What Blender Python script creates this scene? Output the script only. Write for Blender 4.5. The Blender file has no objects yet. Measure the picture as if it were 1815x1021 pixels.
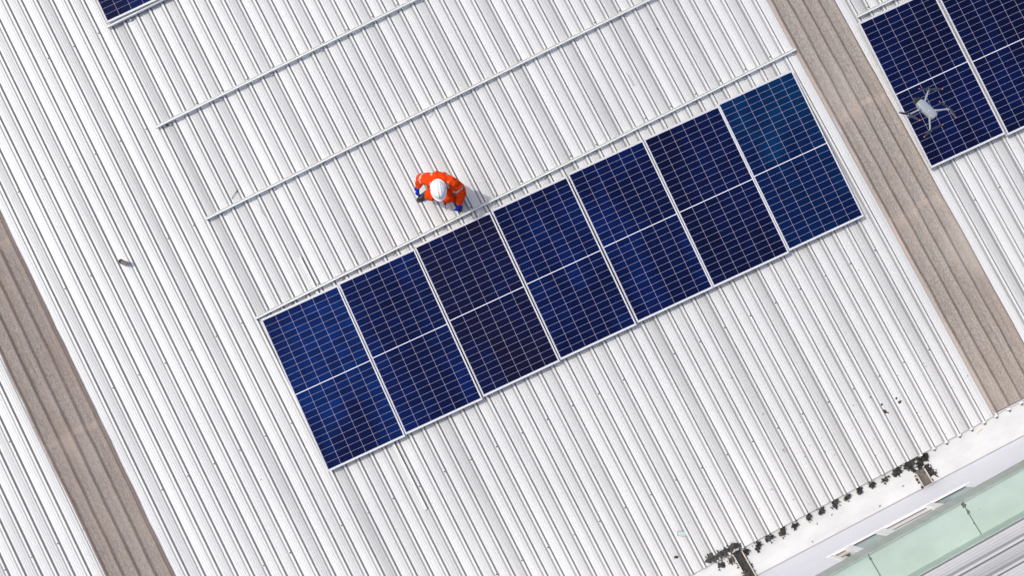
import bpy, math, random
import numpy as np
from mathutils import Matrix, Vector, noise
R_ = math.radians
sc = bpy.context.scene
col = sc.collection
random.seed(7)

# ------------------------------------------------------------------ camera, world, sun, exposure
PITCH = R_(5.0)                       # roof pitch: the eave runs along world X, downslope is -Y
RX = Matrix.Rotation(PITCH, 4, 'X')   # roof frame (u along the eave, y upslope, w off the sheet) -> world
FOC = 2000.0 / 1815.0
CAMM = RX @ Matrix.Translation((3.48832, -5.00010, 13.85856)) @ (
    Matrix.Rotation(-0.473596, 4, 'Z') @ Matrix.Rotation(0.000735, 4, 'Y') @ Matrix.Rotation(0.0830543, 4, 'X'))
cd = bpy.data.cameras.new('camera'); cam = bpy.data.objects.new('camera', cd); col.objects.link(cam)
cam.matrix_world = CAMM
cd.sensor_fit = 'HORIZONTAL'; cd.sensor_width = 36; cd.lens = 36 * FOC
cd.clip_start = 0.1; cd.clip_end = 3000
sc.camera = cam

SUN_EL = R_(61); SUN_AZ = (-0.785, 0.62)
w = bpy.data.worlds.new('World'); sc.world = w; w.use_nodes = True
wn = w.node_tree
bg = wn.nodes['Background']; bg.inputs['Strength'].default_value = 0.15
sky = wn.nodes.new('ShaderNodeTexSky'); sky.sky_type = 'NISHITA'; sky.sun_disc = False
sky.sun_elevation = SUN_EL; sky.sun_rotation = math.atan2(SUN_AZ[0], SUN_AZ[1])
sky.air_density = 1.0; sky.dust_density = 4.5; sky.ozone_density = 1.0
wn.links.new(sky.outputs[0], bg.inputs['Color'])
sl = bpy.data.lights.new('sun', 'SUN'); sun = bpy.data.objects.new('sun', sl); col.objects.link(sun)
sl.energy = 2.0; sl.angle = R_(1.5); sl.color = (1.0, 0.970, 0.885)
sd = Vector((-SUN_AZ[0] * math.cos(SUN_EL), -SUN_AZ[1] * math.cos(SUN_EL), -math.sin(SUN_EL)))
sun.rotation_euler = sd.to_track_quat('-Z', 'Y').to_euler(); sun.location = (0, 0, 30)
sc.view_settings.view_transform = 'Standard'; sc.view_settings.look = 'None'
sc.view_settings.exposure = -0.09; sc.view_settings.gamma = 1
sc.view_settings.use_curve_mapping = False
sc.render.engine = 'CYCLES'
sc.cycles.max_bounces = 6

# ------------------------------------------------------------------ where a pixel of the photograph lies in the place
CC = CAMM.translation
def ray(px, py):
    return (CAMM.to_3x3() @ Vector((px - 907.5, 510.5 - py, -2000.0))).normalized()
def hit(px, py, n, p0):
    d = ray(px, py); n = Vector(n); return CC + d * ((Vector(p0) - CC).dot(n) / d.dot(n))
RXI = RX.inverted()
def onroof(px, py, h=0.0):
    n = RX.to_3x3() @ Vector((0, 0, 1)); return RXI @ hit(px, py, n, RX @ Vector((0, 0, h)))
def RF(u, y, h=0.0, a=0.0):
    return RX @ Matrix.Translation((u, y, h)) @ Matrix.Rotation(a, 4, 'Z')

# ------------------------------------------------------------------ materials
MATS = {}
def new_mat(name):
    m = bpy.data.materials.new(name); m.use_nodes = True
    return m, m.node_tree, m.node_tree.nodes['Principled BSDF']
class NT:
    def __init__(s, nt): s.nt = nt
    def put(s, sock, v):
        if isinstance(v, bpy.types.NodeSocket): s.nt.links.new(v, sock)
        elif v is not None: sock.default_value = v
    def math(s, op, a, b=None, c=None, clamp=False):
        n = s.nt.nodes.new('ShaderNodeMath'); n.operation = op; n.use_clamp = clamp
        for i, v in enumerate((a, b, c)): s.put(n.inputs[i], v)
        return n.outputs[0]
    def mix(s, f, a, b):
        n = s.nt.nodes.new('ShaderNodeMix'); n.data_type = 'RGBA'
        s.put(n.inputs[0], f)
        for i, v in ((6, a), (7, b)):
            s.put(n.inputs[i], (v[0], v[1], v[2], 1) if isinstance(v, tuple) else v)
        return n.outputs[2]
    def coord(s, scale=(1, 1, 1), kind='Object'):
        t = s.nt.nodes.new('ShaderNodeTexCoord'); m = s.nt.nodes.new('ShaderNodeMapping')
        m.inputs['Scale'].default_value = scale
        s.nt.links.new(t.outputs[kind], m.inputs[0]); return m.outputs[0]
    def noise(s, vec, scale, detail=4, rough=0.55):
        n = s.nt.nodes.new('ShaderNodeTexNoise'); s.put(n.inputs['Vector'], vec)
        n.inputs['Scale'].default_value = scale; n.inputs['Detail'].default_value = detail
        n.inputs['Roughness'].default_value = rough; return n.outputs['Fac']
    def ramp(s, f, a, b):
        return s.math('SMOOTHSTEP', f, a, b) if False else s._map(f, a, b)
    def _map(s, f, a, b):
        n = s.nt.nodes.new('ShaderNodeMapRange'); n.clamp = True
        s.put(n.inputs[0], f); n.inputs[1].default_value = a; n.inputs[2].default_value = b
        return n.outputs[0]
    def bump(s, h, strength=0.3, dist=0.01):
        n = s.nt.nodes.new('ShaderNodeBump'); n.inputs['Strength'].default_value = strength
        n.inputs['Distance'].default_value = dist; s.put(n.inputs['Height'], h); return n.outputs[0]

def simple(name, c, rough=0.6, metal=0.0, var=0.12, scale=12.0, c2=None, bumpy=0.0, coat=0.0, stretch=(1, 1, 1)):
    m, nt, b = new_mat(name); N = NT(nt)
    f = N.noise(N.coord(stretch), scale, 5)
    c2 = c2 or tuple(x * (1 - var) for x in c)
    nt.links.new(N.mix(N._map(f, 0.35, 0.68), c, c2), b.inputs['Base Color'])
    b.inputs['Roughness'].default_value = rough; b.inputs['Metallic'].default_value = metal
    if coat: b.inputs['Coat Weight'].default_value = coat
    if bumpy: nt.links.new(N.bump(f, bumpy, 0.01), b.inputs['Normal'])
    MATS[name] = m; return m

def sheet_material(name, c, metal, rough, dirt, st=(70, 0.5, 1)):  # dirt: colour of the grime and of the painted rib-flank shade
    m, nt, b = new_mat(name); N = NT(nt)
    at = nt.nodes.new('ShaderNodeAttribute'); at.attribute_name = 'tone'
    st = N.noise(N.coord(st), 1.0, 4, 0.6)          # rain streaks run down the slope
    sp = N.noise(N.coord((1, 1, 1)), 42.0, 3, 0.6)
    big = N.noise(N.coord((1, 0.5, 1)), 0.9, 3)
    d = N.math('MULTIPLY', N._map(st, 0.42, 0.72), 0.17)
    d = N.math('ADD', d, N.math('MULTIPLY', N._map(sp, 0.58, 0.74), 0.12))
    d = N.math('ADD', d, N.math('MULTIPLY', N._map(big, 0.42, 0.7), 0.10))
    d = N.math('ADD', d, N.math('MULTIPLY', at.outputs['Fac'], 1.0), clamp=True)  # tone mixes painted rib-flank shade and pan gradients in with the dirt
    nt.links.new(N.mix(d, c, dirt), b.inputs['Base Color'])  # the dirt colour also serves as the painted rib-flank shade
    b.inputs['Metallic'].default_value = metal
    r = N.math('ADD', rough, N.math('MULTIPLY', d, 0.25)); nt.links.new(r, b.inputs['Roughness'])
    MATS[name] = m; return m
sheet_material('white_sheet', (0.780, 0.792, 0.800), 0.08, 0.5, (0.25, 0.254, 0.258))
sheet_material('grey_sheet', (0.66, 0.66, 0.67), 0.08, 0.5, (0.25, 0.252, 0.258), (0.5, 70, 1))

def fibre_material(name, q):
    def sc3(c): return tuple(x * k for x, k in zip(c, q))
    m, nt, b = new_mat(name); N = NT(nt)
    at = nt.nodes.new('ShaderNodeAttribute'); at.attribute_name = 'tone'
    fi = N.noise(N.coord((1.6, 0.55, 1)), 60.0, 4, 0.75)
    pa = N.noise(N.coord((1.4, 0.5, 1)), 2.2, 5, 0.6)
    c = N.mix(N._map(fi, 0.34, 0.68), sc3((0.205, 0.185, 0.168)), sc3((0.49, 0.465, 0.43)))
    c = N.mix(N.math('MULTIPLY', N._map(pa, 0.44, 0.66), 0.40), c, sc3((0.32, 0.265, 0.235)))
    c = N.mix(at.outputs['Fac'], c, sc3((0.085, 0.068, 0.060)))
    ln = N.noise(N.coord((34, 0.8, 1)), 1.0, 4, 0.6)
    c = N.mix(N.math('MULTIPLY', N._map(ln, 0.5, 0.72), 0.45), c, sc3((0.17, 0.145, 0.13)))
    pw = N.noise(N.coord((1, 0.6, 1)), 0.8, 3)
    c = N.mix(N.math('MULTIPLY', N._map(pw, 0.5, 0.66), 0.35), c, sc3((0.50, 0.47, 0.44)))
    a2 = nt.nodes.new('ShaderNodeAttribute'); a2.attribute_name = 'edge'
    c = N.mix(a2.outputs['Fac'], c, sc3((0.52, 0.43, 0.375)))
    nt.links.new(c, b.inputs['Base Color']); b.inputs['Roughness'].default_value = 0.8
    nt.links.new(N.bump(fi, 0.35, 0.004), b.inputs['Normal'])
    MATS[name] = m
fibre_material('fibre_sheet', (0.94, 0.90, 0.88)); fibre_material('fibre_sheet_aged', (0.83, 0.765, 0.745))

CW, CH = 0.1653, 0.0821          # half-cut cell pitch across and along the module
def cell_material(name, ca, cb, cc):
    m, nt, b = new_mat(name); N = NT(nt)
    s = nt.nodes.new('ShaderNodeSeparateXYZ'); nt.links.new(N.coord(), s.inputs[0])
    x, y = s.outputs[0], s.outputs[1]
    X = N.math('DIVIDE', N.math('ADD', x, 3 * CW), CW)
    ay = N.math('SUBTRACT', N.math('ABSOLUTE', y), 0.0048)
    Y = N.math('DIVIDE', ay, CH)
    fx = N.math('FRACT', X); fy = N.math('FRACT', Y)
    dx = N.math('MULTIPLY', N.math('MINIMUM', fx, N.math('SUBTRACT', 1.0, fx)), CW)
    dy = N.math('MULTIPLY', N.math('MINIMUM', fy, N.math('SUBTRACT', 1.0, fy)), CH)
    line = N.math('MAXIMUM', N.math('LESS_THAN', dx, 0.0021), N.math('LESS_THAN', dy, 0.0017))
    dia = N.math('LESS_THAN', N.math('ADD', dx, dy), 0.0075)
    line = N.math('MAXIMUM', line, dia)
    out = N.math('MAXIMUM', N.math('GREATER_THAN', N.math('ABSOLUTE', x), 3 * CW),
                 N.math('MAXIMUM', N.math('LESS_THAN', ay, 0.0), N.math('GREATER_THAN', ay, 12 * CH)))
    bb = N.math('FRACT', N.math('MULTIPLY', X, 9.0))
    bus = N.math('LESS_THAN', bb, 0.22)
    # every cell of a module is cut from its own wafer
    vec = nt.nodes.new('ShaderNodeCombineXYZ')
    nt.links.new(N.math('FLOOR', X), vec.inputs[0]); nt.links.new(N.math('FLOOR', N.math('DIVIDE', y, CH)), vec.inputs[1])
    oi = nt.nodes.new('ShaderNodeObjectInfo'); nt.links.new(N.math('MULTIPLY', oi.outputs['Random'], 91.0), vec.inputs[2])
    wn_ = nt.nodes.new('ShaderNodeTexWhiteNoise'); nt.links.new(vec.outputs[0], wn_.inputs[0])
    t = nt.nodes.new('ShaderNodeTexNoise'); t.noise_dimensions = '4D'
    nt.links.new(N.coord((1.5, 0.55, 1)), t.inputs['Vector']); nt.links.new(N.math('MULTIPLY', oi.outputs['Random'], 50.0), t.inputs['W'])
    t.inputs['Scale'].default_value = 1.3; t.inputs['Detail'].default_value = 2
    c = N.mix(N._map(t.outputs['Fac'], 0.42, 0.66), ca, cb)
    c = N.mix(N.math('MULTIPLY', wn_.outputs['Value'], 0.45), c, cc)
    c = N.mix(N.math('MULTIPLY', bus, 0.20), c, (0.045, 0.085, 0.33))
    c = N.mix(N.math('MULTIPLY', line, 0.66), c, (0.44, 0.42, 0.58))
    c = N.mix(out, c, (0.68, 0.68, 0.73))
    nt.links.new(c, b.inputs['Base Color'])
    b.inputs['Roughness'].default_value = 0.3
    b.inputs['Specular IOR Level'].default_value = 0.0
    b.inputs['Coat Weight'].default_value = 0.08; b.inputs['Coat Roughness'].default_value = 0.02
    du = N.noise(N.coord(), 9.0, 6, 0.7)
    nt.links.new(N.math('ADD', 0.40, N.math('MULTIPLY', du, 0.2)), b.inputs['Roughness'])
    MATS[name] = m; return m
cell_material('cells_blue', (0.0012, 0.0045, 0.036), (0.0016, 0.020, 0.125), (0.0006, 0.0016, 0.012))
cell_material('cells_navy', (0.0012, 0.0042, 0.034), (0.0016, 0.0115, 0.088), (0.0006, 0.0014, 0.011))
cell_material('cells_dark', (0.0055, 0.0036, 0.015), (0.0026, 0.0055, 0.042), (0.0018, 0.0013, 0.006))
cell_material('cells_black', (0.0018, 0.0028, 0.019), (0.0016, 0.0060, 0.050), (0.0009, 0.0012, 0.008))
cell_material('cells_teal', (0.0010, 0.0095, 0.055), (0.0008, 0.036, 0.105), (0.0005, 0.0030, 0.020))

simple('aluminium', (0.79, 0.81, 0.79), 0.5, 0.05, 0.10, 30, stretch=(1, 8, 1))
simple('frame_aluminium', (0.64, 0.65, 0.68), 0.45, 0.08, 0.08, 20)
simple('zinc', (0.55, 0.57, 0.60), 0.45, 0.2, 0.22, 25)
simple('dark_gap', (0.05, 0.05, 0.055), 0.8)
simple('screw_steel', (0.13, 0.125, 0.12), 0.5, 0.5, 0.3, 60)
simple('wire_dark', (0.06, 0.06, 0.065), 0.6)
simple('wire_pale', (0.42, 0.42, 0.43), 0.5)
simple('tar', (0.013, 0.012, 0.013), 0.7, 0.0, 0.0, 75, c2=(0.060, 0.056, 0.056), bumpy=1.0)
simple('tar_grey', (0.035, 0.033, 0.033), 0.8, 0.0, 0.0, 90, c2=(0.13, 0.123, 0.12), bumpy=1.0)
simple('tar_brown', (0.05, 0.04, 0.038), 0.8, 0.0, 0.0, 40, c2=(0.14, 0.11, 0.10), bumpy=1.0)
simple('silt', (0.085, 0.075, 0.066), 0.9, 0.0, 0.0, 45, c2=(0.19, 0.17, 0.15), bumpy=0.6)
simple('old_trim', (0.60, 0.56, 0.52), 0.7, 0.0, 0.3, 22)
simple('gutter_paint', (0.64, 0.65, 0.655), 0.6, 0.0, 0.0, 3.5, c2=(0.56, 0.565, 0.575), stretch=(1, 2.2, 1))
simple('lilac_render', (0.90, 0.895, 0.93), 0.6, 0.0, 0.0, 2.0, c2=(0.86, 0.86, 0.91))
simple('window_white', (0.84, 0.84, 0.83), 0.7, 0.0, 0.05, 15)
simple('window_cream', (0.74, 0.71, 0.64), 0.5, 0.0, 0.10, 15)
simple('leaf_brown', (0.20, 0.165, 0.15), 0.8)
simple('joint_grey', (0.36, 0.36, 0.37), 0.8)
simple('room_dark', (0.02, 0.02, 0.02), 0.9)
simple('sealant', (0.80, 0.80, 0.80), 0.6, 0.0, 0.15, 30)
simple('grey_grit', (0.22, 0.22, 0.22), 0.8, 0.0, 0.4, 40)
simple('pipe_pvc', (0.56, 0.45, 0.41), 0.6, 0.0, 0.3, 18)
simple('pipe_rim', (0.20, 0.185, 0.18), 0.7, 0.0, 0.3, 30)
simple('rust', (0.17, 0.13, 0.09), 0.9, 0.0, 0.0, 60, c2=(0.10, 0.11, 0.09))
simple('ground', (0.24, 0.23, 0.21), 0.95, 0.0, 0.3, 0.6)
simple('green_seam', (0.13, 0.20, 0.16), 0.7)
def green_mat(name, a, bcol, st):
    m, nt, b = new_mat(name); N = NT(nt)
    f = N.noise(N.coord(st), 1.6, 5, 0.6); sp = N.noise(N.coord(), 38, 2)
    c = N.mix(N._map(f, 0.38, 0.66), a, bcol)
    c = N.mix(N.math('MULTIPLY', N._map(sp, 0.70, 0.76), 0.5), c, (0.13, 0.17, 0.14))
    nt.links.new(c, b.inputs['Base Color']); b.inputs['Roughness'].default_value = 0.5
    MATS[name] = m
green_mat('green_paint', (0.405, 0.505, 0.445), (0.48, 0.585, 0.53), (1, 1.6, 1))
green_mat('green_fascia', (0.33, 0.405, 0.355), (0.46, 0.49, 0.455), (5, 5, 1.2))
def glass_mat():
    m, nt, b = new_mat('window_glass'); N = NT(nt)
    b.inputs['Base Color'].default_value = (0.30, 0.41, 0.40, 1)
    b.inputs['Roughness'].default_value = 0.25; b.inputs['Specular IOR Level'].default_value = 0.25
    MATS['window_glass'] = m
glass_mat()
def cloth(name, c, c2, sc_=45):
    m = simple(name, c, 0.9, 0.0, 0.0, sc_, c2=c2, bumpy=0.2); m.node_tree.nodes['Principled BSDF'].inputs['Specular IOR Level'].default_value = 0.15
cloth('orange_cloth', (0.86, 0.068, 0.005), (0.70, 0.046, 0.003))
simple('silver_tape', (0.52, 0.51, 0.48), 0.45, 0.2, 0.2, 40)
cloth('blue_glove', (0.016, 0.042, 0.46), (0.010, 0.026, 0.33), 60)
simple('boot_rubber', (0.012, 0.012, 0.013), 0.42, 0.0, 0.0, 35, c2=(0.035, 0.035, 0.036), bumpy=0.3)
simple('boot_sole', (0.03, 0.028, 0.027), 0.8)
simple('skin', (0.40, 0.23, 0.155), 0.55, 0.0, 0.1, 30)
simple('hat_shell', (0.90, 0.90, 0.91), 0.28, 0.0, 0.03, 8, coat=0.3)
simple('hat_band', (0.10, 0.06, 0.20), 0.7)
simple('hair', (0.015, 0.012, 0.010), 0.6)
simple('drone_shell', (0.31, 0.34, 0.38), 0.45, 0.0, 0.08, 20)
simple('drone_arm', (0.30, 0.335, 0.37), 0.5, 0.0, 0.08, 20)
simple('drone_dark', (0.018, 0.020, 0.026), 0.45)
simple('propeller_grey', (0.020, 0.024, 0.050), 0.5)
simple('propeller_tip', (0.55, 0.15, 0.07), 0.5)
simple('lamp_white', (0.9, 0.9, 0.9), 0.3)
simple('shard_glass', (0.50, 0.60, 0.57), 0.2, 0.0, 0.1, 20)
simple('shard_edge', (0.14, 0.19, 0.18), 0.4)
simple('orange_thread', (0.70, 0.45, 0.30), 0.8)
MT = MATS

# ------------------------------------------------------------------ mesh helpers
class MB:
    def __init__(s): s.v = []; s.f = []; s.m = []
    def add(s, verts, faces, mi=0):
        o = len(s.v); s.v += [tuple(v) for v in verts]
        s.f += [tuple(i + o for i in f) for f in faces]; s.m += [mi] * len(faces); return s
    def box(s, c, d, M=None, mi=0, bev=0.0):
        x, y, z = d[0] / 2, d[1] / 2, d[2] / 2
        if bev <= 0:
            vs = [(sx * x, sy * y, sz * z) for sz in (-1, 1) for sx, sy in ((-1, -1), (1, -1), (1, 1), (-1, 1))]
            fs = [(3, 2, 1, 0), (4, 5, 6, 7), (0, 1, 5, 4), (1, 2, 6, 5), (2, 3, 7, 6), (3, 0, 4, 7)]
        else:
            b = min(bev, x * .9, y * .9, z * .9); vs = []; fs = []
            for zz, k in ((-z, b), (-z + b, 0), (z - b, 0), (z, b)):
                a, e = x - k, y - k
                vs += [(-a + b, -e, zz), (a - b, -e, zz), (a, -e + b, zz), (a, e - b, zz), (a - b, e, zz), (-a + b, e, zz), (-a, e - b, zz), (-a, -e + b, zz)]
            fs.append(tuple(range(7, -1, -1))); fs.append(tuple(range(24, 32)))
            for r in range(3):
                for i in range(8): fs.append((r * 8 + i, r * 8 + (i + 1) % 8, r * 8 + 8 + (i + 1) % 8, r * 8 + 8 + i))
        M = M or Matrix.Identity(4)
        return s.add([M @ (Vector(v)) + Vector(c) if False else (M @ Vector((v[0] + c[0], v[1] + c[1], v[2] + c[2]))) for v in vs], fs, mi)
    def prism(s, prof, a, b, M=None, mi=0):           # closed profile (y,z) swept along x from a to b
        n = len(prof); M = M or Matrix.Identity(4)
        vs = [M @ Vector((a, p[0], p[1])) for p in prof] + [M @ Vector((b, p[0], p[1])) for p in prof]
        fs = [(i, (i + 1) % n, n + (i + 1) % n, n + i) for i in range(n)] + [tuple(range(n - 1, -1, -1)), tuple(range(n, 2 * n))]
        return s.add(vs, fs, mi)
    def tube(s, pts, rads, n=8, mi=0, cap=True):
        pts = [Vector(p) for p in pts]
        if not hasattr(rads, '__len__'): rads = [rads] * len(pts)
        vs = []; fs = []; prev = None
        for i, p in enumerate(pts):
            t = (pts[min(i + 1, len(pts) - 1)] - pts[max(i - 1, 0)]).normalized()
            if prev is None:
                a = t.orthogonal().normalized()
            else:
                a = (prev - t * prev.dot(t)).normalized()
            prev = a; b = t.cross(a)
            for k in range(n):
                an = 2 * math.pi * k / n
                vs.append(p + (a * math.cos(an) + b * math.sin(an)) * rads[i])
        for i in range(len(pts) - 1):
            for k in range(n):
                fs.append((i * n + k, i * n + (k + 1) % n, (i + 1) * n + (k + 1) % n, (i + 1) * n + k))
        if cap: fs += [tuple(range(n - 1, -1, -1)), tuple(range(len(vs) - n, len(vs)))]
        return s.add(vs, fs, mi)
    def lathe(s, prof, n=24, M=None, mi=0, sx=1, sy=1, cap=True):
        M = M or Matrix.Identity(4); vs = []; fs = []
        for r, z in prof:
            for k in range(n):
                a = 2 * math.pi * k / n; vs.append(M @ Vector((r * sx * math.cos(a), r * sy * math.sin(a), z)))
        for i in range(len(prof) - 1):
            for k in range(n):
                fs.append((i * n + k, i * n + (k + 1) % n, (i + 1) * n + (k + 1) % n, (i + 1) * n + k))
        if cap: fs += [tuple(range(n - 1, -1, -1)), tuple(range(len(vs) - n, len(vs)))]
        return s.add(vs, fs, mi)

def blob(mb, cx, cy, rx, ry, ang, seed, h, n=54, jag=0.5, mi=0):
    """an irregular lump: ragged outline, domed top, resting on z=0 of its frame"""
    ca, sa = math.cos(ang), math.sin(ang)
    rings = [(1.0, 0.0), (0.93, 0.35), (0.7, 0.75), (0.38, 0.95)]
    vs = []; fs = []
    for q, (k, hz) in enumerate(rings):
        for i in range(n):
            a = 2 * math.pi * i / n
            nz = noise.noise(Vector((math.cos(a) * 2.1 + seed, math.sin(a) * 2.1, seed * 0.37))) + 0.5 * noise.noise(Vector((math.cos(a) * 6 + seed, math.sin(a) * 6, 3.1))) + 0.45 * noise.noise(Vector((math.cos(a) * 15 + seed, math.sin(a) * 15, 7.7)))
            r = k * max(0.28, 1 + jag * nz * 1.25)
            x, y = rx * r * math.cos(a), ry * r * math.sin(a)
            z = h * hz * (0.75 + 0.6 * noise.noise(Vector((x * 40, y * 40, seed))))
            vs.append((cx + x * ca - y * sa, cy + x * sa + y * ca, max(0.0, z)))
    for q in range(len(rings) - 1):
        for i in range(n): fs.append((q * n + i, q * n + (i + 1) % n, (q + 1) * n + (i + 1) % n, (q + 1) * n + i))
    fs.append(tuple(range(3 * n, 4 * n))); fs.append(tuple(range(n - 1, -1, -1)))
    mb.add(vs, fs, mi)
FR = {}
def put(name, mb, mats, frame=None, parent=None, smooth=False):
    frame = frame or Matrix.Identity(4)
    me = mb if isinstance(mb, bpy.types.Mesh) else bpy.data.meshes.new(name)
    if isinstance(mb, MB):
        me.from_pydata(mb.v, [], mb.f); me.update()
        if any(mb.m): me.polygons.foreach_set('material_index', mb.m)
    for m in (mats if isinstance(mats, (list, tuple)) else [mats]):
        if m is not None: me.materials.append(MT[m] if isinstance(m, str) else m)
    if smooth: me.polygons.foreach_set('use_smooth', [True] * len(me.polygons))
    o = bpy.data.objects.new(name, me); col.objects.link(o)
    if parent is not None:
        o.parent = parent; o.matrix_basis = FR[parent.name].inverted() @ frame
    else: o.matrix_basis = frame
    FR[o.name] = frame
    return o
def tag(o, label, cat, group=None):
    o['label'] = label; o['category'] = cat
    if group: o['group'] = group
    return o
def thing(name, frame, label, cat, group=None):
    o = bpy.data.objects.new(name, None); o.empty_display_size = 0.1; col.objects.link(o)
    o.matrix_basis = frame; FR[o.name] = frame
    return tag(o, label, cat, group)
def copy_tree(root, frame, label, group):
    r = root.copy(); col.objects.link(r); r.matrix_basis = frame; FR[r.name] = frame
    tag(r, label, root['category'], group)
    for ch in list(root.children):
        c = ch.copy(); col.objects.link(c); c.parent = r; c.matrix_basis = ch.matrix_basis.copy(); FR[c.name] = frame @ c.matrix_basis
        for g in list(ch.children):
            d = g.copy(); col.objects.link(d); d.parent = c; d.matrix_basis = g.matrix_basis.copy()
    return r

# ------------------------------------------------------------------ ground far below
P_ = 0.175
EAVE_Y = -8.05; RIDGE_Y = 3.4
ZG = -0.752                                   # floor of the valley gutter
YW = -8.399                                   # face of the clerestory wall
g = MB().add([(-400, -400, -7.5), (400, -400, -7.5), (400, 400, -7.5), (-400, 400, -7.5)], [(0, 1, 2, 3)])
gr = put('ground', g, 'ground'); gr['kind'] = 'structure'

# ------------------------------------------------------------------ the warehouse roof
RIBH = 0.018
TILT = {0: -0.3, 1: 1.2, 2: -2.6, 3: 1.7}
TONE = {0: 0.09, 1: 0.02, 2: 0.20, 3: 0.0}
def rib_profile(k0, k1, soft=1.0, h=RIBH, tilt=True, rnd=random):
    """(u, w, tone) from just right of rib k0 to the foot of rib k1's right flank"""
    out = []
    for k in range(k0, k1):
        a = k * P_ + 0.0085; b = (k + 1) * P_ - 0.061; wd = b - a
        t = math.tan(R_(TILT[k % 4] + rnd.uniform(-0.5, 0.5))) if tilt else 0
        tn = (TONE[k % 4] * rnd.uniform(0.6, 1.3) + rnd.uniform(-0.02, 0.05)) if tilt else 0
        cv = 0.0022 if tilt else 0
        def zz(s): return t * (s - 0.5) * wd - cv * (s ** 2) + cv * 0.4 if 0 < s < 1 else (t * (s - 0.5) * wd - cv * s * s + cv * 0.4) * 0.6
        pts = [(0, 0)]
        for c in (0.27, 0.5, 0.73):
            pts += [(c - 0.045, 0), (c - 0.024, 0.0016), (c + 0.024, 0.0016), (c + 0.045, 0)]
        pts.append((1, 0))
        for s, e in pts:
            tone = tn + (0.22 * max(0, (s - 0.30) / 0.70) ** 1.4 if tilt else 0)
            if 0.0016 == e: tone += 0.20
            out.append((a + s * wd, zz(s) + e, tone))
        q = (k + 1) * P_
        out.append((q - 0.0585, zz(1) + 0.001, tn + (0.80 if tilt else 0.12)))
        out.append((q - 0.0370, h - 0.001, tn + (0.70 if tilt else 0.1)))  # grey left flank of metal sheets: shade painted into the tone
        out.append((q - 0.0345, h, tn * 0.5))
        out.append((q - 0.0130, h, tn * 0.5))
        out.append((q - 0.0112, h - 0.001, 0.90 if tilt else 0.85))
        out.append((q + 0.0070, 0.0008, 0.95 if tilt else 1.0))  # dark right flank of metal sheets: its shade is painted too
    out.append((k1 * P_ + 0.0085, 0.0, 0.05))
    return out
def sheet_mesh(name, prof, y0, y1, ny, w0=0.0, wave=0.0016, seed=0.0, edge=None):
    V = []; F = []; T = []; E = []
    for j in range(ny + 1):
        y = y0 + (y1 - y0) * j / ny
        for (u, h, t) in prof:
            dz = wave * noise.noise(Vector((u * 2.2, y * 0.7, seed)))
            V.append((u, y, w0 + h + dz)); T.append(max(0, t)); E.append(edge(u, y) if edge else 0)
    n = len(prof)
    for j in range(ny):
        for i in range(n - 1):
            F.append((j * n + i, j * n + i + 1, (j + 1) * n + i + 1, (j + 1) * n + i))
    me = bpy.data.meshes.new(name); me.from_pydata(V, [], F); me.update()
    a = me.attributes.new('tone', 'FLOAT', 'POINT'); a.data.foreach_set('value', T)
    if edge:
        a = me.attributes.new('edge', 'FLOAT', 'POINT'); a.data.foreach_set('value', E)
    return me

roof = thing('warehouse_roof', RF(0, 0, 0), 'low pitched roof of white ribbed metal sheets carrying the solar panels', 'roof')
SHEETS = [(-27, -23), (-23, -19), (-19, -15), (-15, -11), (-7, -4)] + [(k, k + 4) for k in range(-4, 48, 4)] + [(48, 49), (53, 56)] + [(k, k + 4) for k in range(56, 72, 4)]
sheet_at = {}
for i, (a, b) in enumerate(SHEETS):
    rr = random.Random(100 + i)
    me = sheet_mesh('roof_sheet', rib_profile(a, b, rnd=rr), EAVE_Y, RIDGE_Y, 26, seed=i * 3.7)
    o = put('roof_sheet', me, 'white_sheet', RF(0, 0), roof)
    for k in range(a, b): sheet_at[k + 1] = o
# underside closure so that the roof has a body at its eave
cl = MB().box((0, 0, 0), (17.8, 0.012, 0.046), Matrix.Translation((4.0, EAVE_Y + 0.012, -0.026)))
put('eave_closure', cl, 'gutter_paint', RF(0, 0), roof)

# roofing screws: the hundred that show largest are parts of their sheets, the rest one mass
scr = MB().lathe([(0.0095, 0), (0.0095, 0.0015), (0.006, 0.002), (0.0055, 0.007), (0.003, 0.009)], 8)
scr_me = None
rows = [1.252, -0.12, -1.476, -2.85, -4.22, -5.60, -6.97]
cand = []
for ry in rows:
    for k in range(-23, 72):
        if k % 2 == 0 or -11 < k <= -7 + 0 or 49 <= k <= 53 or k not in sheet_at: continue
        u = k * P_ - 0.0215; y = ry + random.uniform(-0.012, 0.012)
        pw = RX @ Vector((u, y, 0.02)); q = CAMM.inverted() @ pw
        px, py = 907.5 - 2000 * q.x / q.z, 510.5 + 2000 * q.y / q.z
        inside = -15 < px < 1830 and -15 < py < 1036
        under = (1.05 < u < 8.3 and -5.15 < y + 0.04 * (u - 1) < -2.9) or (u > 9.3 and -5.1 < y < -2.9) or (u > 1.0 and y > 1.3)
        if not inside or under or random.random() < 0.12: continue
        cand.append((abs(px - 907) + abs(py - 510), k, u, y))
cand.sort()
rest = MB()
for i, (_, k, u, y) in enumerate(cand):
    if i < 100:
        if scr_me is None:
            so = put('screw_head', scr, 'screw_steel', RF(u, y, RIBH - 0.001), sheet_at[k]); scr_me = so.data
        else: put('screw_head', scr_me, None, RF(u, y, RIBH - 0.001), sheet_at[k])
    else:
        M = Matrix.Translation((u, y, RIBH - 0.001))
        rest.add([M @ Vector(v) for v in scr.v], scr.f)
if rest.v:
    ro = put('screw_heads', rest, 'screw_steel', RF(0, 0), roof); ro['kind'] = 'stuff'
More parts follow.
